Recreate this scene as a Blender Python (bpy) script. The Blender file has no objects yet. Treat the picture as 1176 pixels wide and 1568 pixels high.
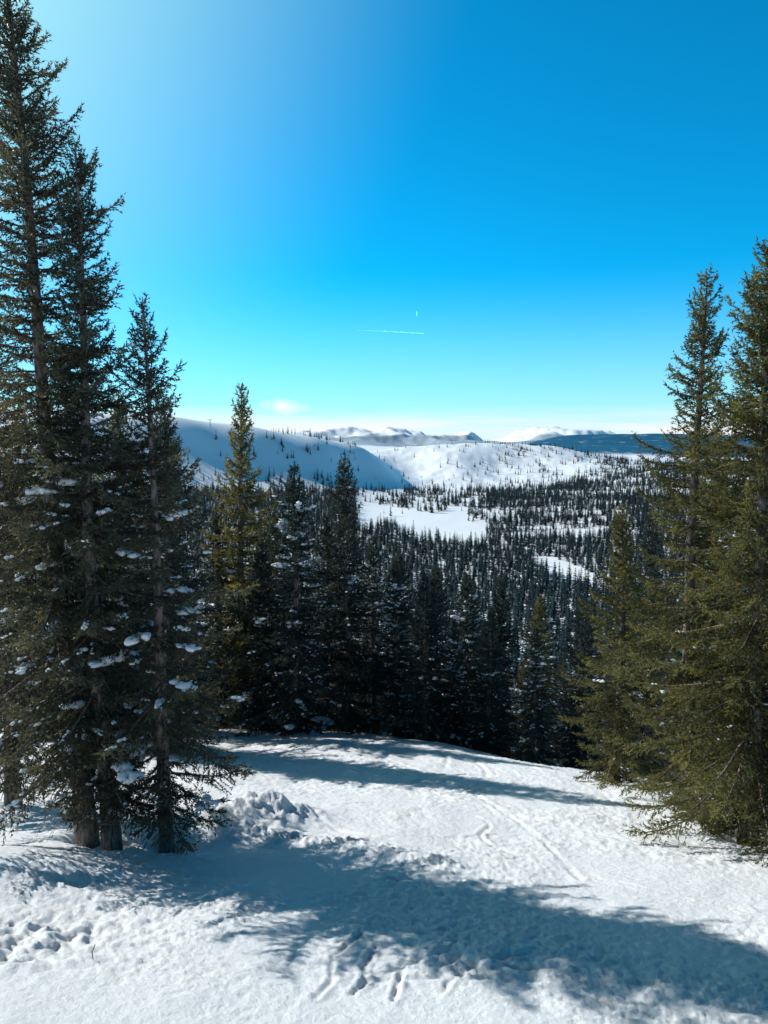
import bpy, bmesh, math, numpy as np
from mathutils import Vector, Matrix
SC = bpy.context.scene
SC.view_settings.view_transform='Standard'; SC.view_settings.look='None'
SC.view_settings.exposure=0; SC.view_settings.gamma=1
SUN_AZ=-58.0; SUN_EL=32.0
D2R=math.pi/180

# ------------------------------------------------------------ noise
_r=np.random.RandomState(7)
PERM=_r.permutation(1024); GA=_r.rand(1024)*2*np.pi
def gnoise(x,y):
    xi=np.floor(x).astype(np.int64); yi=np.floor(y).astype(np.int64)
    xf=x-xi; yf=y-yi
    u=xf*xf*xf*(xf*(xf*6-15)+10); v=yf*yf*yf*(yf*(yf*6-15)+10)
    def g(ix,iy,dx,dy):
        h=PERM[(PERM[ix&1023]+iy)&1023]; a=GA[h]
        return np.cos(a)*dx+np.sin(a)*dy
    a=g(xi,yi,xf,yf); b=g(xi+1,yi,xf-1,yf); c=g(xi,yi+1,xf,yf-1); d=g(xi+1,yi+1,xf-1,yf-1)
    return (a*(1-u)+b*u)*(1-v)+(c*(1-u)+d*u)*v
def fbm(x,y,o=4,gain=.5):
    s=0;a=1
    for i in range(o):
        s=s+a*gnoise(x+17.3*i,y-9.1*i); x=x*2.03;y=y*2.03;a*=gain
    return s
def sm(a,b,x):
    t=np.clip((x-a)/(b-a),0,1); return t*t*(3-2*t)

# ------------------------------------------------------------ terrain
PITCH=5*D2R
def dip(p):   # pixel row -> tan(elevation)
    return np.tan(np.arctan((784-np.asarray(p,float))/1184)-PITCH)
COL=np.array([-400,100,280,400,500,560,620,700,760,850,940,1010,1200,1600.])
BEAR=(COL-588)/1184
T={
600:[760,750,785,800,812,817,818,817,816,812,806,798,790,780],
700:[700,690,755,775,785,789,790,789,788,786,778,770,762,755],
780:[650,640,748,758,770,775,776,775,775,773,766,758,748,740],
850:[622,622,700,742,754,761,764,764,763,761,755,748,736,725],
900:[625,628,634,698,742,755,759,758,758,756,750,744,732,720],
950:[630,636,642,650,708,751,755,754,754,752,746,738,726,715],
1000:[635,642,650,656,669,735,753,750,751,749,743,735,722,712],
1060:[640,650,656,664,673,679,749,745,747,745,739,731,720,708],
1150:[645,655,662,670,680,685,744,736,742,738,733,726,717,705],
1250:[650,660,670,678,686,690,738,722,735,729,724,721,714,702],
1400:[655,665,675,684,692,692,716,698,716,710,710,714,711,700],
1550:[660,672,680,690,695,694,685,678,676,683,704,711,710,705],
1900:[690,690,690,702,702,702,698,698,696,698,714,718,716,710],
2600:[702]*14,
4000:[690,690,690,700,700,700,700,698,690,668,661,664,668,670],
5200:[690,690,690,690,690,690,690,690,690,684,680,680,680,680],
7000:[684,684,682,680,678,676,680,678,676,678,680,682,682,682],
9000:[668,668,668,668,666,656,665,668,667,659,668,674,674,674],
12500:[690]*14}
ROWY=np.array([150,250,380]+sorted(T.keys()),float)
tab=np.zeros((len(ROWY),len(COL)))
for i,Y in enumerate(ROWY):
    if Y==150: tab[i]=-52/Y
    elif Y==250: tab[i]=-65/Y
    elif Y==380: tab[i]=-74/Y
    else: tab[i]=dip(T[int(Y)])
NU,NL=300,500
ug=np.linspace(BEAR[0],BEAR[-1],NU); lg=np.linspace(math.log(150),math.log(12500),NL)
t1=np.array([np.interp(ug,BEAR,r) for r in tab])
t2=np.array([np.interp(lg,np.log(ROWY),t1[:,j]) for j in range(NU)]).T*np.exp(lg)[:,None]
def blur(a,s,ax):
    k=np.exp(-.5*(np.arange(-3*s,3*s+1)/s)**2);k/=k.sum()
    pad=[(0,0),(0,0)];pad[ax]=(3*s,3*s);p=np.pad(a,pad,'edge')
    return np.apply_along_axis(lambda m:np.convolve(m,k,'valid'),ax,p)
t2=blur(blur(t2,3,1),2,0)
def crestY(X):
    return np.interp(X,[-30,-12,-6,-2,2,5,8,12,30],[34,34,33.5,32.5,29,24,20.5,17,14])
TRUNKS=[(-5.75,14.3),(-5.15,13.9),(-4.05,14.0),(7.15,14.6),(6.45,20.7)]
def poly_d(X,Y,pts):
    d=np.full(X.shape,1e9)
    for (ax,ay),(bx,by) in zip(pts[:-1],pts[1:]):
        vx,vy=bx-ax,by-ay
        t=np.clip(((X-ax)*vx+(Y-ay)*vy)/(vx*vx+vy*vy),0,1)
        d=np.minimum(d,np.hypot(X-ax-t*vx,Y-ay-t*vy))
    return d
def arc(cx,cy,r,a0,a1,n=10):
    return [(cx+r*math.cos(a*D2R),cy+r*math.sin(a*D2R)) for a in np.linspace(a0,a1,n)]
GROOVES=[(arc(1.9,7.6,1.3,95,165),.035,.035),(arc(1.5,7.3,1.2,60,120),.025,.03),
 ([(-.75,7.9),(-.6,8.3),(-.62,8.9),(-.3,9.6)],.032,.035),([(-.35,8.0),(-.2,8.3),(-.25,8.7),(-.1,9.2)],.032,.035),
 ([(.1,7.8),(.16,8.2),(.3,9.0)],.032,.03),
 ([(-3,22),(0,19.2),(3,16.2),(5.5,13.2),(7,11.5)],.03,.05),([(-2.7,22),(.3,19.2),(3.3,16.2),(5.8,13.2)],.025,.04),([(-6,26),(0,21.5),(4,19),(9,15)],.035,.08),
 ([(-1,26),(2,20),(3,15),(3.2,12)],.028,.05),(arc(-2,22,5,-80,20),.03,.06),(arc(5,20,4,180,270),.03,.05),
 (arc(1.5,17.,3.2,200,300),.03,.05),([(-6,11.2),(-2,10.6),(1,9.4),(4,8.6)],.025,.04),([(-6,9.2),(-3,8.9),(0,8.3),(3,8.1)],.025,.04),
 ([(-1,14),(2,14.6),(5,16.5)],.028,.05),([(0,11.8),(2.5,13.2),(6,13.2)],.03,.04),([(-2,18.5),(1,17.8),(6,17.8)],.028,.06),
 (arc(3.5,14.5,1.6,150,300),.03,.04),(arc(1.0,15.5,1.2,-60,80),.028,.04),([(3.5,12),(4.6,10.9),(6.5,10.3)],.03,.04),
 (arc(6,24,6,170,250),.035,.07),(arc(-5,24,7,-60,10),.035,.07),([(-3,28),(3,24),(8,18)],.035,.08)]
def height(X,Y,detail=True):
    r=np.hypot(X,Y); az=np.arctan2(X,Y)
    yc=crestY(X); e=Y-yc; w=2.0
    sp=w*np.logaddexp(0,e/w)
    fg=-4-.25*np.clip(Y,-300,1e9)-.18*sp
    azc=np.clip(az,-50*D2R,52*D2R); Yd=np.maximum(r*np.cos(azc),1.0)
    fu=np.clip((np.tan(azc)-ug[0])/(ug[1]-ug[0]),0,NU-1.001)
    fl=np.clip((np.log(Yd)-lg[0])/(lg[1]-lg[0]),0,NL-1.001)
    iu=fu.astype(int);il=fl.astype(int);fu=fu-iu;fl=fl-il
    far=(t2[il,iu]*(1-fu)+t2[il,iu+1]*fu)*(1-fl)+(t2[il+1,iu]*(1-fu)+t2[il+1,iu+1]*fu)*fl
    k=sm(85,170,Yd)*(1-sm(75*D2R,115*D2R,np.abs(az)))
    z=fg*(1-k)+far*k
    z=z+sm(120,500,r)*(2.2*fbm(X/140,Y/140,4))
    hk=sm(900,1300,r)*(1-sm(2500,3500,r))
    z=z+hk*(7*fbm(X/170+5,Y/260,5)+4.5*(.4-np.abs(fbm(X/60+2,Y/110+1,4,.55))))
    rd=1-np.abs(fbm(X/1100+3.4,Y/2400+8,5,.47))*2.2
    z=z+sm(5500,9000,r)*(1-sm(9500,12000,r))*(rd-.58)*165
    z=z+sm(3000,4000,r)*(1-sm(4500,6000,r))*16*fbm(X/700,Y/700,4)
    z=z+(1-sm(60,200,r))*(.17*fbm(X/6.,Y/6.+4,2)+.06*fbm(X/1.7,Y/1.7,2))
    if detail:
        m=1-sm(40,70,r)
        rough=.55+1.0*sm(-.25,.25,fbm(X/3.1+9,Y/3.1,2))
        z=z+m*rough*(.024*fbm(X*1.9,Y*2.6,3,.6)+.022*fbm(X*6,Y*9,3,.8))
        lump=np.exp(-(((X+2.5)/1.0)**2+((Y-15.8)/.8)**2))
        z=z+lump*(.50+.30*fbm(X*2.2,Y*2.2,4,.6))
        band=np.exp(-(poly_d(X,Y,[(-2.6,14.6),(-.6,13.8),(1.0,12.6)])/.4)**2)
        z=z+band*(.08+.14*np.abs(fbm(X*2.6,Y*2.6,4,.65)))
        b2=np.exp(-(((X+4.8)/1.3)**2+((Y-9.6)/.9)**2))
        z=z+b2*.20*fbm(X*2.8,Y*2.8,3,.6)
        b3=np.exp(-(((X-.6)/2.0)**2+((Y-8.6)/.8)**2))
        z=z+b3*.07*fbm(X*2.8+4,Y*2.8,3,.6)
        z=z+.38*np.exp(-(((X+6.6)/1.8)**2+((Y-12.2)/.9)**2))+.25*np.exp(-(((X+3.6)/1.2)**2+((Y-15.2)/.6)**2))
        for tx,ty in TRUNKS:
            z=z-.3*np.exp(-((X-tx)**2+(Y-ty)**2)/.35**2)
        brk=.35+.65*sm(-.15,.2,fbm(X*.9+3,Y*.9,2))
        for pts,dep,wd in GROOVES:
            d=poly_d(X,Y,pts)
            z=z+brk*(-dep*np.exp(-(d/wd)**2)+dep*.6*np.exp(-((d-2.2*wd)/wd)**2))
    return z
def H1(x,y): return float(height(np.array([x*1.]),np.array([y*1.]),False)[0])

def mesh_from(name,V,F,mats=(),matidx=None,smooth=False,attrs=None):
    me=bpy.data.meshes.new(name); V=np.asarray(V,np.float32)
    n=F.shape[1]
    me.vertices.add(len(V)); me.vertices.foreach_set('co',V.ravel())
    me.loops.add(F.size); me.loops.foreach_set('vertex_index',F.astype(np.int32).ravel())
    me.polygons.add(len(F)); me.polygons.foreach_set('loop_start',np.arange(0,F.size,n,dtype=np.int32))
    if matidx is not None: me.polygons.foreach_set('material_index',matidx.astype(np.int32))
    if smooth is True: me.polygons.foreach_set('use_smooth',np.ones(len(F),bool))
    elif smooth is not False: me.polygons.foreach_set('use_smooth',smooth)
    for m in mats: me.materials.append(m)
    if attrs:
        for k,a in attrs.items():
            at=me.attributes.new(k,'FLOAT','POINT'); at.data.foreach_set('value',np.asarray(a,np.float32))
    me.update(calc_edges=True)
    return me
def add_obj(name,me,loc=(0,0,0),rot=(0,0,0),sc=1,parent=None):
    o=bpy.data.objects.new(name,me); o.location=loc;o.rotation_euler=rot
    o.scale=(sc,sc,sc) if np.isscalar(sc) else sc
    SC.collection.objects.link(o)
    if parent: o.parent=parent
    return o

# ------------------------------------------------------------ materials
def newmat(n):
    m=bpy.data.materials.new(n);m.use_nodes=True;nt=m.node_tree
    for x in list(nt.nodes): nt.nodes.remove(x)
    out=nt.nodes.new('ShaderNodeOutputMaterial'); return m,nt,out
def N(nt,t,**k):
    n=nt.nodes.new(t)
    for a,b in k.items(): setattr(n,a,b)
    return n
def mixc(nt,fac,a,b,bt='MIX'):
    n=nt.nodes.new('ShaderNodeMix');n.data_type='RGBA';n.blend_type=bt
    for s,v in ((n.inputs[0],fac),(n.inputs[6],a),(n.inputs[7],b)):
        if hasattr(v,'is_linked'): nt.links.new(v,s)
        elif isinstance(v,(int,float)): s.default_value=v
        else: s.default_value=(*v,1)
    return n.outputs[2]
def ramp(nt,src,p0,p1,o0=0.,o1=1.,smooth=False):
    n=nt.nodes.new('ShaderNodeMapRange');n.inputs[1].default_value=p0;n.inputs[2].default_value=p1
    n.inputs[3].default_value=o0;n.inputs[4].default_value=o1
    if smooth: n.interpolation_type='SMOOTHSTEP'
    nt.links.new(src,n.inputs[0]);return n.outputs[0]
def attr(nt,name):
    n=nt.nodes.new('ShaderNodeAttribute');n.attribute_name=name;return n.outputs['Fac']
def mth(nt,op,a,b):
    n=nt.nodes.new('ShaderNodeMath');n.operation=op
    for s,v in ((n.inputs[0],a),(n.inputs[1],b)):
        if hasattr(v,'is_linked'): nt.links.new(v,s)
        else: s.default_value=v
    return n.outputs[0]

def mat_snow_ground():
    m,nt,out=newmat('snow_ground');L=nt.links
    geo=N(nt,'ShaderNodeNewGeometry')
    b=N(nt,'ShaderNodeBsdfPrincipled');b.inputs['Roughness'].default_value=.5
    b.inputs['Specular IOR Level'].default_value=.3
    n1=N(nt,'ShaderNodeTexNoise');n1.inputs['Scale'].default_value=11;n1.inputs['Detail'].default_value=6;n1.inputs['Roughness'].default_value=.8
    L.new(geo.outputs['Position'],n1.inputs['Vector'])
    n2=N(nt,'ShaderNodeTexNoise');n2.inputs['Scale'].default_value=.012;n2.inputs['Detail'].default_value=10;n2.inputs['Roughness'].default_value=.7
    L.new(geo.outputs['Position'],n2.inputs['Vector'])
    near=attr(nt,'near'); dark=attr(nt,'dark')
    c=mixc(nt,ramp(nt,n1.outputs[0],.3,.7),(.93,.945,.96),(.975,.98,.985))
    c=mixc(nt,mth(nt,'MULTIPLY',ramp(nt,n2.outputs[0],.28,.42),dark),c,(.012,.085,.15))  # far woodland tone, with ridge shade and distance haze put into the colour
    L.new(c,b.inputs['Base Color'])
    bp=N(nt,'ShaderNodeBump');bp.inputs['Distance'].default_value=.045
    L.new(near,bp.inputs['Strength']);L.new(n1.outputs[0],bp.inputs['Height'])
    L.new(bp.outputs[0],b.inputs['Normal']);L.new(b.outputs[0],out.inputs[0]);return m
def mat_clump():
    m,nt,out=newmat('branch_snow');b=N(nt,'ShaderNodeBsdfPrincipled')
    b.inputs['Base Color'].default_value=(.92,.94,.96,1);b.inputs['Roughness'].default_value=.6
    b.inputs['Specular IOR Level'].default_value=.2
    tr=N(nt,'ShaderNodeBsdfTranslucent');tr.inputs[0].default_value=(.9,.94,.97,1)
    n=N(nt,'ShaderNodeTexNoise');n.inputs['Scale'].default_value=25
    bp=N(nt,'ShaderNodeBump');bp.inputs['Distance'].default_value=.03;nt.links.new(n.outputs[0],bp.inputs['Height']);nt.links.new(bp.outputs[0],b.inputs['Normal'])
    mx=N(nt,'ShaderNodeMixShader');mx.inputs[0].default_value=.4
    nt.links.new(b.outputs[0],mx.inputs[1]);nt.links.new(tr.outputs[0],mx.inputs[2])
    nt.links.new(mx.outputs[0],out.inputs[0]);return m
def mat_bark():
    m,nt,out=newmat('spruce_bark');L=nt.links
    tc=N(nt,'ShaderNodeTexCoord');mp=N(nt,'ShaderNodeMapping');mp.inputs['Scale'].default_value=(14,14,3)
    L.new(tc.outputs['Object'],mp.inputs[0])
    n=N(nt,'ShaderNodeTexNoise');n.inputs['Scale'].default_value=1.5;n.inputs['Detail'].default_value=6
    L.new(mp.outputs[0],n.inputs['Vector'])
    b=N(nt,'ShaderNodeBsdfPrincipled');b.inputs['Roughness'].default_value=.95;b.inputs['Specular IOR Level'].default_value=.1
    L.new(mixc(nt,ramp(nt,n.outputs[0],.35,.65),(.07,.055,.048),(.27,.22,.19)),b.inputs['Base Color'])
    bp=N(nt,'ShaderNodeBump');bp.inputs['Distance'].default_value=.04;L.new(n.outputs[0],bp.inputs['Height']);L.new(bp.outputs[0],b.inputs['Normal'])
    L.new(b.outputs[0],out.inputs[0]);return m
def mat_needles(name,inner,mid,tipc,trans=.3,tcol=(.16,.13,.03)):
    m,nt,out=newmat(name);L=nt.links
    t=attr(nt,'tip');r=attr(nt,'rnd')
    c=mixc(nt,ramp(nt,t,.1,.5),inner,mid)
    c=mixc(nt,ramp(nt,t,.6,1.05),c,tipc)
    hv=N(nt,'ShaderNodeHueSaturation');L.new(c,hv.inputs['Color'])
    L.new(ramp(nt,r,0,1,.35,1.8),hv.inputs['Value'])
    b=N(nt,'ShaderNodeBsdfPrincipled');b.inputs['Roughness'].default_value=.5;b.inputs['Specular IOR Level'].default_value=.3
    L.new(hv.outputs[0],b.inputs['Base Color'])
    tr=N(nt,'ShaderNodeBsdfTranslucent')
    L.new(mixc(nt,r,[c_*.3 for c_ in tcol],[c_*1.6 for c_ in tcol]),tr.inputs[0])
    mx=N(nt,'ShaderNodeMixShader');mx.inputs[0].default_value=trans
    L.new(b.outputs[0],mx.inputs[1]);L.new(tr.outputs[0],mx.inputs[2]);L.new(mx.outputs[0],out.inputs[0]);return m
M_SNOW=mat_snow_ground();M_CL=mat_clump();M_BARK=mat_bark()
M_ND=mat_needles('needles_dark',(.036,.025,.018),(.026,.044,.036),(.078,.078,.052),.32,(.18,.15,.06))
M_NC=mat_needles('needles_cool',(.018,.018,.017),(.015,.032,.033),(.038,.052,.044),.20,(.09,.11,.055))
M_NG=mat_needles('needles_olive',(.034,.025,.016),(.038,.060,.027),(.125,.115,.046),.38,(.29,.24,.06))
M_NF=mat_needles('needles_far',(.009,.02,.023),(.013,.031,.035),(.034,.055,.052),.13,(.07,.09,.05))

# ------------------------------------------------------------ ground sheet
fr=np.arange(-33,33.01,.13)
side=[33+.13]; st=.3
while side[-1]+st<180: side.append(side[-1]+st); st=min(st*1.25,4)
side=np.array(side); az=np.concatenate([-side[::-1],fr,side])*D2R
rr=np.concatenate([[.4,1,2,3,4,5],np.exp(np.arange(math.log(6),math.log(45),.0042)),np.exp(np.arange(math.log(45.2),math.log(12500),.009))])
A,Rr=np.meshgrid(az,rr); X=Rr*np.sin(A);Yg=Rr*np.cos(A)
Z=height(X,Yg)
na,nr=len(az),len(rr)
V=np.stack([X,Yg,Z],-1).reshape(-1,3)
i=np.arange(nr-1)[:,None];j=np.arange(na)[None,:];j2=(j+1)%na
F=np.stack([i*na+j,i*na+j2,(i+1)*na+j2,(i+1)*na+j],-1).reshape(-1,4)[:,::-1]
near=(1-sm(25,60,Rr)).ravel()
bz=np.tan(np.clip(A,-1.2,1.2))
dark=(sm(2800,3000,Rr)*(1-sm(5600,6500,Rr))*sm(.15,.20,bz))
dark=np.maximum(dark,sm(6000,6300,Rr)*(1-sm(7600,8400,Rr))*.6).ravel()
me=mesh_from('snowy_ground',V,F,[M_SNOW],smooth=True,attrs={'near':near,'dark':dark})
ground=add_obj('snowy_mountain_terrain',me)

# ------------------------------------------------------------ spruce generator
def ico(n):
    bm=bmesh.new();bmesh.ops.create_icosphere(bm,subdivisions=n,radius=1)
    a=np.array([v.co[:] for v in bm.verts]),np.array([[v.index for v in f.verts] for f in bm.faces]);bm.free();return a
ICO={1:ico(1),2:ico(2),3:ico(3)}
def nrm(a): return a/np.maximum(np.linalg.norm(a,axis=-1,keepdims=True),1e-9)
def spruce(name,seed,H,R,nmat,t0=.1,whorl=.27,per=5,twig=.075,stp=.045,ntri=2,tl=.08,tw=.027,snow=30,ssize=.1,power=.75,gap=.12,dead=14,trunk_r=None,snow_t=(0,.6),ic=2,ragged=.25,smin=.35):
    rng=np.random.RandomState(seed);VS=[];FS=[];MI=[];TP=[];RN=[];SMO=[];nv=0
    ICO_V,ICO_F=ICO[ic]
    def add(v,f,mi,tip,rn,s=False):
        nonlocal nv
        VS.append(v);FS.append(f+nv);MI.append(np.full(len(f),mi));SMO.append(np.full(len(f),s))
        TP.append(np.broadcast_to(tip,(len(v),)));RN.append(np.broadcast_to(rn,(len(v),)));nv+=len(v)
    def tube(P,rad,k,mi=0,s=True):
        n=len(P);T=nrm(np.gradient(P,axis=0));ref=np.array([0,0,1.]) if abs(T[0,2])<.8 else np.array([1.,0,0])
        U=nrm(np.cross(T,ref));W=np.cross(T,U);a=np.arange(k)*2*np.pi/k
        v=(P[:,None]+rad[:,None,None]*(np.cos(a)[None,:,None]*U[:,None]+np.sin(a)[None,:,None]*W[:,None])).reshape(-1,3)
        ii=np.arange(n-1)[:,None]*k;jj=np.arange(k)[None];j2=(jj+1)%k
        a_,b_,c_,d_=ii+jj,ii+j2,ii+k+j2,ii+k+jj
        f=np.concatenate([np.stack([a_,b_,c_],-1).reshape(-1,3),np.stack([a_,c_,d_],-1).reshape(-1,3)])
        add(v,f,mi,0.,.5,s)
    tr=trunk_r or (.010*H+.05)
    zz=np.linspace(-.6,H,30)
    def tc(z): return np.stack([.05*np.sin(z*.5+seed),.05*np.cos(z*.43+seed*2),z],-1)
    rad=tr*(1-np.clip(zz,0,H)/H)**.8+.008; rad[:3]*=1.15
    tube(tc(zz),rad,10)
    z=t0*H;clumps=[]
    az0=rng.rand()*6.28
    while z<H-.12:
        t=z/H; n=per if t<.93 else 4
        az0+=rng.rand()*2
        wl=rng.uniform(1-ragged,1+ragged*.8)
        for kx in range(n):
            a=az0+kx*2*np.pi/n+rng.uniform(-.35,.35)
            if rng.rand()<gap: continue
            prof=(1-t)**power*(.7+.3*min(1,(t-t0)/.12))
            cl=1+.26*math.sin(a*2+z*1.7+seed)+.2*math.sin(a*3-z*2.9+seed*3)
            Lb=R*prof*min(rng.uniform(.55,1.12)*cl*wl,1.45)+.10
            e0=(-24+75*t**1.7+rng.uniform(-11,11))*D2R
            ns=8;s=np.linspace(0,1,ns)
            el=e0-(.22*(1-t))*np.sin(s*np.pi)*1.2+(.85*(1-.4*t))*s**2.2
            wv=a+.25*rng.uniform(-1,1)*s
            d=np.stack([np.cos(el)*np.cos(wv),np.cos(el)*np.sin(wv),np.sin(el)],-1)
            P=tc(z+rng.uniform(-.1,.1))+np.concatenate([[np.zeros(3)],np.cumsum(d[:-1]*Lb/(ns-1),0)])
            tube(P,(.006+.012*Lb)*(1-s*.85),3)
            br=rng.rand()
            ss=np.arange(.10,1.0,twig/Lb);ss=np.repeat(ss,2)
            if len(ss)==0: continue
            ss=np.clip(ss+rng.uniform(-.02,.02,len(ss)),0,1)
            side=np.tile([-1,1],len(ss)//2)
            pt=np.stack([np.interp(ss,s,P[:,c]) for c in range(3)],-1)
            td=nrm(np.stack([np.interp(ss,s,d[:,c]) for c in range(3)],-1))
            sv=nrm(np.cross(td,[0,0,1.]))
            an=rng.uniform(.5,1.15,len(ss))
            lt=np.minimum(.46,.09+.38*(1-ss)*Lb)*np.clip(ss/.3,.4,1)*rng.uniform(.5,1.25,len(ss))
            dd=nrm(td*np.cos(an)[:,None]+sv*(side*np.sin(an))[:,None]+np.array([0,0,1.])*rng.uniform(-.75,.15,len(ss))[:,None])
            pt=np.vstack([pt,P[[-2]]]);dd=np.vstack([dd,d[[-1]]]);lt=np.append(lt,Lb/(ns-1)+.1);ss=np.append(ss,1)
            nst=np.maximum(1,np.ceil(lt/stp).astype(int))
            idx=np.repeat(np.arange(len(lt)),nst)
            fr_=(np.arange(len(idx))-np.repeat(np.cumsum(nst)-nst,nst)+rng.rand(len(idx)))/nst[idx]
            Q=pt[idx]+dd[idx]*(fr_*lt[idx])[:,None]; Q[:,2]-=.12*(fr_*lt[idx])*(1-t)
            ax=rng.uniform(.15,1,max(2,int(Lb/stp)));Qa=np.stack([np.interp(ax,s,P[:,c]) for c in range(3)],-1)
            Da=nrm(np.stack([np.interp(ax,s,d[:,c]) for c in range(3)],-1))
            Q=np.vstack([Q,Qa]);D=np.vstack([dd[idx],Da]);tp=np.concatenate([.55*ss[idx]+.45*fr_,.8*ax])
            Q=np.repeat(Q,ntri,0);D=np.repeat(D,ntri,0);tp=np.repeat(tp,ntri)
            nn=nrm(D*.9+rng.normal(size=D.shape)*.5);wd=nrm(np.cross(nn,rng.normal(size=D.shape)))
            ln=tl*rng.uniform(.6,1.25,len(Q));
            v=np.stack([Q-wd*tw*.5,Q+wd*tw*.5,Q+nn*ln[:,None]],1).reshape(-1,3)
            f=np.arange(len(v)).reshape(-1,3)
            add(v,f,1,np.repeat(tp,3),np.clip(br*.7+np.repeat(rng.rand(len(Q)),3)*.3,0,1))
            if Lb>.35 and snow_t[0]<t<snow_t[1]: clumps.append((P,Lb))
        z+=whorl*(.55+.45*(1-t))*rng.uniform(.75,1.25)
    for q in range(dead):
        zq=rng.uniform(.06,max(t0*1.5,.1))*H;a=rng.rand()*6.28;Lb=rng.uniform(.5,1.3);s=np.linspace(0,1,6)
        el=-.35-1.0*s;d=np.stack([np.cos(el)*math.cos(a),np.cos(el)*math.sin(a),np.sin(el)],-1)
        P=tc(zq)+np.concatenate([[np.zeros(3)],np.cumsum(d[:-1]*Lb/5,0)]);tube(P,.012*(1-s*.8),3)
        for w in range(5):
            b=P[rng.randint(1,6)];dv=nrm(np.array([math.cos(a+rng.uniform(-1,1)),math.sin(a+rng.uniform(-1,1)),-1.2]))
            tube(np.array([b,b+dv*.15,b+dv*.3+[0,0,-.06]]),np.array([.006,.004,.002]),3)
    if clumps and snow:
        for q in range(snow):
            P,Lb=clumps[rng.randint(len(clumps))]
            u=rng.uniform(.45,.97);k=u*7;i0=int(k);c=P[i0]+(P[min(i0+1,7)]-P[i0])*(k-i0)
            big=ssize*(smin+rng.rand()**6*1.4)
            dirv=nrm(P[-1]-P[0]);sdv=nrm(np.cross(dirv,[0,0,1.]))
            for w in range(rng.randint(3,9)):
                sc=np.array([1.,.65,.5])*big*rng.uniform(.25,.75)*rng.uniform(.75,1.25,3)
                a1,a2=rng.uniform(-1.5,1.5),rng.uniform(-.7,.7)
                off=dirv*a1*big+sdv*a2*big+np.array([0,0,rng.normal()*.10*big+.03-.10*abs(a2)*big])
                q3=ICO_V@rng.normal(size=(3,2))*3.2+rng.rand(2)*6
                v=ICO_V*(1+.25*np.sin(q3[:,:1])+.16*np.sin(q3[:,1:]*2))
                v=v*sc;an=math.atan2(dirv[1],dirv[0])+rng.uniform(-.6,.6);ca,sa=math.cos(an),math.sin(an);v=v@np.array([[ca,sa,0],[-sa,ca,0],[0,0,1]])
                add(v+c+off,ICO_F,2,0.,.5,True)
    V=np.concatenate(VS);F=np.concatenate(FS)
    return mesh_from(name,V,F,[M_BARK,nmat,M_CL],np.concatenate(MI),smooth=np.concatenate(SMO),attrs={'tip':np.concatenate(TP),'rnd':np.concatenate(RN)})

def plant(me,x,y,h,Hm,rotz=0,lean=(0,0),wid=1.0,name='spruce_tree',sink=.25):
    s=h/Hm
    o=add_obj(name,me,(x,y,H1(x,y)-sink))
    Rm=Matrix.Rotation(lean[0]*D2R,4,'Y')@Matrix.Rotation(lean[1]*D2R,4,'X')@Matrix.Rotation(rotz,4,'Z')
    o.rotation_euler=Rm.to_euler(); o.scale=(s*wid,s*wid,s);return o
mA=spruce('spruce_a',1,16.5,2.5,M_ND,t0=.09,snow=150,ssize=.14,smin=.42,trunk_r=.19,gap=.16,whorl=.26,per=6,power=.66,snow_t=(.1,.5),ragged=.42)
mB=spruce('spruce_b',2,13.2,2.1,M_ND,t0=.10,snow=120,ssize=.14,smin=.42,trunk_r=.17,gap=.14,whorl=.26,per=6,power=.80,snow_t=(.1,.58),ragged=.42)
mC=spruce('spruce_c',3,10.6,1.9,M_ND,t0=.11,snow=75,ssize=.15,smin=.42,trunk_r=.13,gap=.20,power=.7,snow_t=(.1,.65),ragged=.5)
mD=spruce('spruce_d',4,12.0,2.8,M_NG,t0=.05,snow=50,ssize=.11,whorl=.22,per=6,gap=.05,power=.75,dead=0,ragged=.35)
mE=spruce('spruce_e',5,11.8,1.8,M_NG,t0=.06,snow=16,ssize=.08,gap=.10,whorl=.24,power=.62,dead=0,ragged=.45)
mF=spruce('spruce_f',6,12.0,2.1,M_NC,t0=.04,snow=260,ssize=.17,twig=.1,stp=.065,tl=.11,tw=.04,gap=.08,dead=0,snow_t=(0,.85),ic=1)
mG=spruce('spruce_g',8,12.0,1.9,M_NG,t0=.05,snow=30,ssize=.10,twig=.1,stp=.065,tl=.11,tw=.04,gap=.1,dead=0,power=.7,ic=1,ragged=.35)
mH=spruce('spruce_h',9,12.0,2.1,M_NC,t0=.05,snow=110,ssize=.14,twig=.1,stp=.065,tl=.11,tw=.04,gap=.1,dead=0,power=.75,ic=1,ragged=.35)
# left group
plant(mA,-5.75,14.3,16.5,16.5,0,(-3.2,0)); plant(mB,-5.15,13.9,12.9,13.2,1,(-1.2,0)); plant(mC,-4.05,14.0,10.4,10.6,2,(-1.4,0))
plant(mB,-8.4,17.0,13.0,13.2,4,(-1,0)); plant(mH,-7.2,25.3,12.2,12,1); plant(mG,-9.4,27.5,13,12,2)
plant(mH,-11.6,29,13.5,12,3); plant(mH,-8.4,31,12.3,12,5,wid=1.1); plant(mF,-10.4,32.5,12,12,2.2); plant(mG,-13.4,28.5,13,12,1.2);plant(mH,-7.3,33.5,10,12,2.7,wid=1.15)
plant(mH,-5.1,32.0,8.5,12,.7,wid=1.2)
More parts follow.
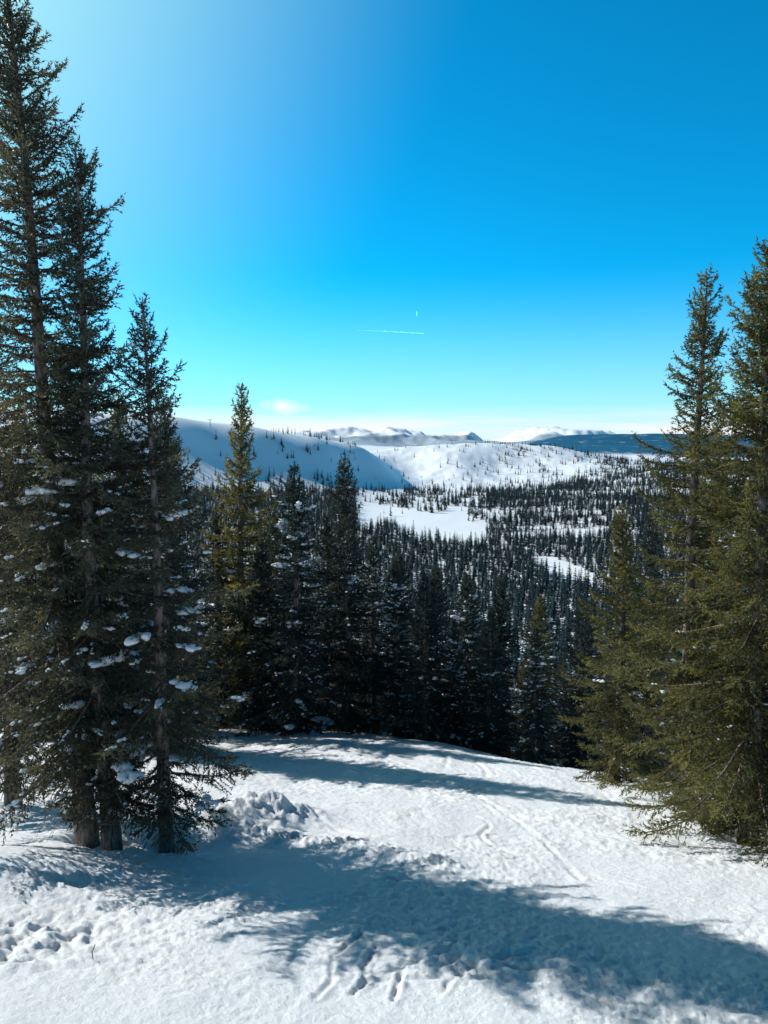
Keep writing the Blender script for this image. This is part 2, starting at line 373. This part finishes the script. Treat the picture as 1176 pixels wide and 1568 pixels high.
# crest row
plant(mG,-6.1,33,15.2,12,.5,wid=.95); plant(mF,-3.6,31,11.3,12,1.5,wid=1.2); plant(mH,-1.65,33,12.3,12,3.5,wid=1.15)
plant(mF,-2.6,34.5,10.2,12,2,wid=1.15); plant(mF,-.5,35,9.6,12,4,wid=1.1); plant(mH,-4.9,35,10.5,12,5,wid=1.15)
plant(mH,1.65,30.5,7.2,12,5,wid=1.4); plant(mF,.5,33,8.2,12,1,wid=1.2); plant(mF,2.9,31,5.6,12,.3,wid=1.2); plant(mH,4.2,30,6.2,12,1.3,wid=1.2); plant(mF,5.6,28,5.5,12,4.3,wid=1.2)
plant(mH,.7,37,9.6,12,2.4,wid=1.2); plant(mH,2.5,36,9.0,12,4.4,wid=1.2); plant(mF,3.7,34.5,8.6,12,3.1,wid=1.2); plant(mH,5.2,34,8.8,12,.4,wid=1.2)
plant(mG,6.4,31.5,7.4,12,1.9,wid=1.2); plant(mH,7.4,28.5,7.0,12,5.1,wid=1.2); plant(mF,7.2,35,8.6,12,2.9,wid=1.2); plant(mH,4.4,38.5,9.4,12,.9,wid=1.2); plant(mH,8.8,32,8.0,12,3.9,wid=1.2)
# right group
plant(mG,6.45,20.7,7.9,12,3.3,wid=1.3); plant(mD,7.15,14.6,11.7,12,1); plant(mE,7.0,17.3,12.2,11.8,2)
plant(mD,9.3,16.5,12,12,3); plant(mE,8.6,20,10,11.8,4); plant(mH,8.4,24.0,9,12,3); plant(mD,9.6,12.2,12,12,5)

# ------------------------------------------------------------ forest masses
def far_tree(name,seed,H=10,R=1.75,layers=13,k=9):
    rng=np.random.RandomState(seed);V=[];F=[];tp=[];rn=[];n=0
    a=np.arange(6)*np.pi/3
    for aa in range(6):
        V+= [[.13*math.cos(a[aa]),.13*math.sin(a[aa]),-1],[.13*math.cos(a[(aa+1)%6]),.13*math.sin(a[(aa+1)%6]),-1],[0,0,H*.95]];F.append([n,n+1,n+2]);n+=3;tp+=[0]*3;rn+=[.3]*3
    for l in range(layers):
        t=l/layers;z=H*(.04+.93*t);r=R*(1-t)**.8+.12
        for b in range(k):
            an=rng.rand()*6.28;rr_=r*rng.uniform(.5,1.25);w=.34+.12*rr_;rv=rng.rand()
            dz=-.28*rr_*rng.uniform(.3,1.6)+ .5*t
            c,s=math.cos(an),math.sin(an)
            top=[0,0,z+.45*rng.uniform(.6,1.4)]
            V+=[top,[c*rr_*.55-s*w,s*rr_*.55+c*w,z+dz*.7],[c*rr_,s*rr_,z+dz+.1],[c*rr_*.55+s*w,s*rr_*.55-c*w,z+dz*.7]]
            F+=[[n,n+1,n+2],[n,n+2,n+3]];n+=4;tp+=[.1,.6,1,.6];rn+=[rv]*4
    V+=[[-.1,0,H*.9],[.1,0,H*.9],[0,0,H*1.04]];F.append([n,n+1,n+2]);tp+=[.5]*3;rn+=[.4]*3
    return mesh_from(name,np.array(V),np.array(F),[M_NF],attrs={'tip':tp,'rnd':rn})
forest=bpy.data.objects.new('distant_forest',None);SC.collection.objects.link(forest)
def scatter(name,proto,P,hs,seed,Hm):
    rng=np.random.RandomState(seed);n=len(P);a=rng.rand(n)*6.28;s=hs/Hm*.5*math.sqrt(2)
    V=np.stack([np.stack([P[:,0]+np.cos(a+q*math.pi/2)*s,P[:,1]+np.sin(a+q*math.pi/2)*s,P[:,2]],-1) for q in range(4)],1).reshape(-1,3)
    me=mesh_from(name,V,np.arange(4*n).reshape(-1,4))
    o=add_obj(name,me,parent=forest);o.instance_type='FACES';o.use_instance_faces_scale=True;o.show_instancer_for_render=False
    c=add_obj(name+'_spruce',proto,parent=o);return o
rng=np.random.RandomState(11)
sp=4.2
gx,gy=np.meshgrid(np.arange(-1000,1100,sp),np.arange(38,1650,sp))
gx=gx.ravel()+rng.uniform(-.6,.6,gx.size)*sp;gy=gy.ravel()+rng.uniform(-.6,.6,gy.size)*sp
be=gx/gy;ok=(np.abs(be)<.60);gx,gy,be=gx[ok],gy[ok],be[ok]
gz=height(gx,gy,False)
px=588+be*1184; el=gz/gy; py=784-1184*np.tan(np.arctan(el)+PITCH)
cn=fbm(gx/45,gy/45,3);c2=fbm(gx/75+7,gy/30,3);c3=fbm(gx/50+2,gy/80,3);c4=fbm(gx/26+3,gy/40,3);dn=np.full(gx.shape,.97)
dn=np.where((cn>.40)|((c4>.38)&(gy>260)),.2,dn)
far_=gy>430
rb=925+60*c3-(py-700)*.55   # ragged edge of the wooded shoulder
upper=far_&(px>545)&(px<rb)&(py<768+(px-560)*.20)
dn=np.where(upper,np.where(c4>.08,.60,.012),dn)
strip=far_&(px>545)&(px<745)&(py>=768+(px-560)*.20)&(py<803+(px-560)*.18+25*c3)
dn=np.where(strip,.015,dn)
dn=np.where(far_&(px>745)&(px<=rb+60)&(py>745)&(py<=822),np.where(fbm(gx/90,gy/22,2)>.06,.04,.85),dn)
hill=far_&(px>545)&(px<rb)&(py<750-34*sm(820,930,px))
dn=np.where(hill,np.where((c4>.22),.16*sm(640,860,px)+.03,.003),dn)
dn=np.where(hill&(px>760)&(py<706)&(c4>.05),.16,dn)
dn=np.where(far_&(px<=545)&(py<752),np.where(c4>.0,.35,.03),dn)
dn=np.where(far_&(px<=545)&(py<728),np.where(c4>.12,.16,.004),dn)
dn=np.where(far_&(px<=545)&(py<664),0,dn)
dn=np.where(far_&(px>=rb)&(py<760),np.where(c2>.05,.06,.6),dn)
dn=np.where(far_&(px>=rb)&(py<716),np.where(cn>.0,.03,.35),dn)
dn=np.where(((px-862)/48)**2+((py-872-(px-862)*.3)/14)**2<1,0,dn)
dn=np.where((gy<crestY(gx)+6),0,dn)
ok=rng.rand(len(gx))<dn;gx,gy,gz=gx[ok],gy[ok],gz[ok]
hs=(4.0+8.0*rng.rand(len(gx))**1.3)*np.where(gy<120,1.0,1)
P=np.stack([gx,gy,gz-.2],-1)
which=rng.randint(0,3,len(gx));nearm=gy<170
mids=[spruce('mid_spruce_%d'%q,20+q,10,1.6,[M_ND,M_NC,M_NC][q],t0=.05,whorl=.34,per=5,twig=.16,stp=.11,ntri=2,tl=.17,tw=.06,snow=40,ssize=.17,dead=0,gap=.1,ic=1,ragged=.35) for q in range(3)]
for q in range(3):
    s=nearm&(which==q);scatter('valley_spruces_%d'%q,mids[q],P[s],np.maximum(hs[s],6.),q,10)
    s=(~nearm)&(which==q);scatter('hillside_spruces_%d'%q,far_tree('far_spruce_%d'%q,40+q,R=[1.5,1.8,2.1][q]),P[s],hs[s],q+5,10)
print('forest',len(gx))

# ------------------------------------------------------------ ridge lift tower, contrails, dry twig
def simple(name,col,rough=.7):
    m,nt,out=newmat(name);b=N(nt,'ShaderNodeBsdfPrincipled');b.inputs['Roughness'].default_value=rough
    n=N(nt,'ShaderNodeTexNoise');n.inputs['Scale'].default_value=6
    nt.links.new(mixc(nt,n.outputs[0],[c*.8 for c in col],[min(1,c*1.2) for c in col]),b.inputs['Base Color'])
    nt.links.new(b.outputs[0],out.inputs[0]);return m
M_ST=simple('grey_steel',(.2,.22,.24),.5);M_DRY=simple('dry_stem',(.12,.07,.03))
M_TRAIL,nt,out=newmat('ice_trail')
tr=N(nt,'ShaderNodeBsdfTranslucent');tr.inputs[0].default_value=(.6,.85,.9,1);df=N(nt,'ShaderNodeBsdfDiffuse');df.inputs[0].default_value=(.6,.85,.9,1)
ad=N(nt,'ShaderNodeAddShader');nt.links.new(tr.outputs[0],ad.inputs[0]);nt.links.new(df.outputs[0],ad.inputs[1]);nt.links.new(ad.outputs[0],out.inputs[0])
def boxes(name,lst,mat):
    bm=bmesh.new()
    for (c,s) in lst:
        r=bmesh.ops.create_cube(bm,size=1)
        for v in r['verts']: v.co=Vector((v.co.x*s[0]+c[0],v.co.y*s[1]+c[1],v.co.z*s[2]+c[2]))
    me=bpy.data.meshes.new(name);bm.to_mesh(me);bm.free();me.materials.append(mat);return me
lt=boxes('lift_tower',[((0,0,3.5),(.6,.6,9)),((0,0,8.2),(5,.4,.4)),((-2.3,0,8.0),(.5,2,.4)),((2.3,0,8.0),(.5,2,.4))],M_ST)
add_obj('lift_tower',lt,(-.2235*915,915,H1(-.2235*915,915)))
def tubeobj(name,pts,r,mat):
    cu=bpy.data.curves.new(name,'CURVE');cu.dimensions='3D';sp_=cu.splines.new('POLY');sp_.points.add(len(pts)-1)
    for q,p in enumerate(pts): sp_.points[q].co=(*p[:3],1);sp_.points[q].radius=p[3] if len(p)>3 else 1
    cu.bevel_depth=r;cu.bevel_resolution=1;cu.materials.append(mat);o=bpy.data.objects.new(name,cu);SC.collection.objects.link(o);return o
tubeobj('aircraft_contrail',[(-380,11000,1590,.1),(0,11000,1578,.6),(560,11000,1545,1)],1.6,M_TRAIL)
tubeobj('aircraft_contrail',[(455,11000,1780,.5),(458,11000,1830,1),(455,11000,1850,.2)],2.0,M_TRAIL)
bx,by=-3.55,8.95;gz_=H1(bx,by)
tubeobj('dry_grass_stem',[(bx,by,gz_-.1),(bx-.02,by,gz_+.1),(bx+.02,by,gz_+.2)],.006,M_DRY)

# ------------------------------------------------------------ sky and sun
sd=Vector((math.sin(SUN_AZ*D2R)*math.cos(SUN_EL*D2R),math.cos(SUN_AZ*D2R)*math.cos(SUN_EL*D2R),math.sin(SUN_EL*D2R)))
w=bpy.data.worlds.new('World');SC.world=w;w.use_nodes=True;nt=w.node_tree
for x in list(nt.nodes): nt.nodes.remove(x)
out=N(nt,'ShaderNodeOutputWorld');bg=N(nt,'ShaderNodeBackground');bg.inputs['Strength'].default_value=.15
sky=N(nt,'ShaderNodeTexSky');sky.sky_type='NISHITA';sky.sun_disc=False
sky.sun_elevation=SUN_EL*D2R;sky.sun_rotation=SUN_AZ*D2R;sky.altitude=3000;sky.air_density=1.0;sky.dust_density=1.0;sky.ozone_density=3
tint=mixc(nt,1.0,sky.outputs[0],(.02,1.13,1.34),'MULTIPLY')
tcn=N(nt,'ShaderNodeTexCoord');sep=N(nt,'ShaderNodeSeparateXYZ');nt.links.new(tcn.outputs['Generated'],sep.inputs[0])
up=sep.outputs[2]
# bright aureole around the sun
dt=N(nt,'ShaderNodeVectorMath',operation='DOT_PRODUCT');nt.links.new(tcn.outputs['Generated'],dt.inputs[0]);dt.inputs[1].default_value=sd
au=mth(nt,'POWER',ramp(nt,dt.outputs['Value'],.56,1.0),2.0)
tint=mixc(nt,mth(nt,'MINIMUM',mth(nt,'MULTIPLY',au,1.6),.9),tint,(3.3,6.4,6.8))
# added darkening of the high sky, above view, to deepen the snow shadows
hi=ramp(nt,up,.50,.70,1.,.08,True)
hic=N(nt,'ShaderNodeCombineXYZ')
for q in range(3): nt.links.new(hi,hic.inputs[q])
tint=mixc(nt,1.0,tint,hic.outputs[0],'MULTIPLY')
# haze towards the horizon
hz=mth(nt,'POWER',ramp(nt,up,.22,.0),1.9)
tint=mixc(nt,mth(nt,'MULTIPLY',hz,.93),tint,(4.6,6.1,6.5))
mp=N(nt,'ShaderNodeMapping');mp.inputs['Scale'].default_value=(3,3,40);nt.links.new(tcn.outputs['Generated'],mp.inputs[0])
cno=N(nt,'ShaderNodeTexNoise');cno.inputs['Scale'].default_value=1.2;cno.inputs['Detail'].default_value=5;nt.links.new(mp.outputs[0],cno.inputs['Vector'])
c=mixc(nt,mth(nt,'MULTIPLY',ramp(nt,up,.05,.02),ramp(nt,cno.outputs[0],.35,.6)),tint,(6.5,6.55,6.6))
# one small cloud low in the sky
def near_dir(px_,py_):
    v=Vector(((px_-588)/1184,math.cos(PITCH)+(784-py_)/1184*math.sin(PITCH),-math.sin(PITCH)+(784-py_)/1184*math.cos(PITCH)));return v.normalized()
cd=near_dir(433,622)
sb=N(nt,'ShaderNodeVectorMath',operation='SUBTRACT');nt.links.new(tcn.outputs['Generated'],sb.inputs[0]);sb.inputs[1].default_value=cd
mc=N(nt,'ShaderNodeMapping');mc.inputs['Scale'].default_value=(42,20,120);nt.links.new(sb.outputs[0],mc.inputs[0])
ln_=N(nt,'ShaderNodeVectorMath',operation='LENGTH');nt.links.new(mc.outputs[0],ln_.inputs[0])
n5=N(nt,'ShaderNodeTexNoise');n5.inputs['Scale'].default_value=60;nt.links.new(tcn.outputs['Generated'],n5.inputs['Vector'])
cf=ramp(nt,mth(nt,'ADD',ln_.outputs['Value'],mth(nt,'MULTIPLY',n5.outputs[0],1.6)),2.2,.9,0.,.9)
c=mixc(nt,cf,c,(6.6,6.7,6.8))
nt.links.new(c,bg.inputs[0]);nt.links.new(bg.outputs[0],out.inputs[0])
l=bpy.data.lights.new('sun','SUN');l.energy=5;l.angle=.5*D2R;l.color=(1,.985,.95)
lo=bpy.data.objects.new('sun',l);lo.rotation_euler=sd.to_track_quat('Z','Y').to_euler();SC.collection.objects.link(lo)

cam=bpy.data.cameras.new('camera');co=bpy.data.objects.new('camera',cam);SC.collection.objects.link(co)
cam.sensor_fit='VERTICAL';cam.sensor_height=36;cam.lens=18/.6622;cam.clip_start=.1;cam.clip_end=40000
co.location=(0,0,0);co.rotation_euler=(math.pi/2-PITCH,0,0);SC.camera=co
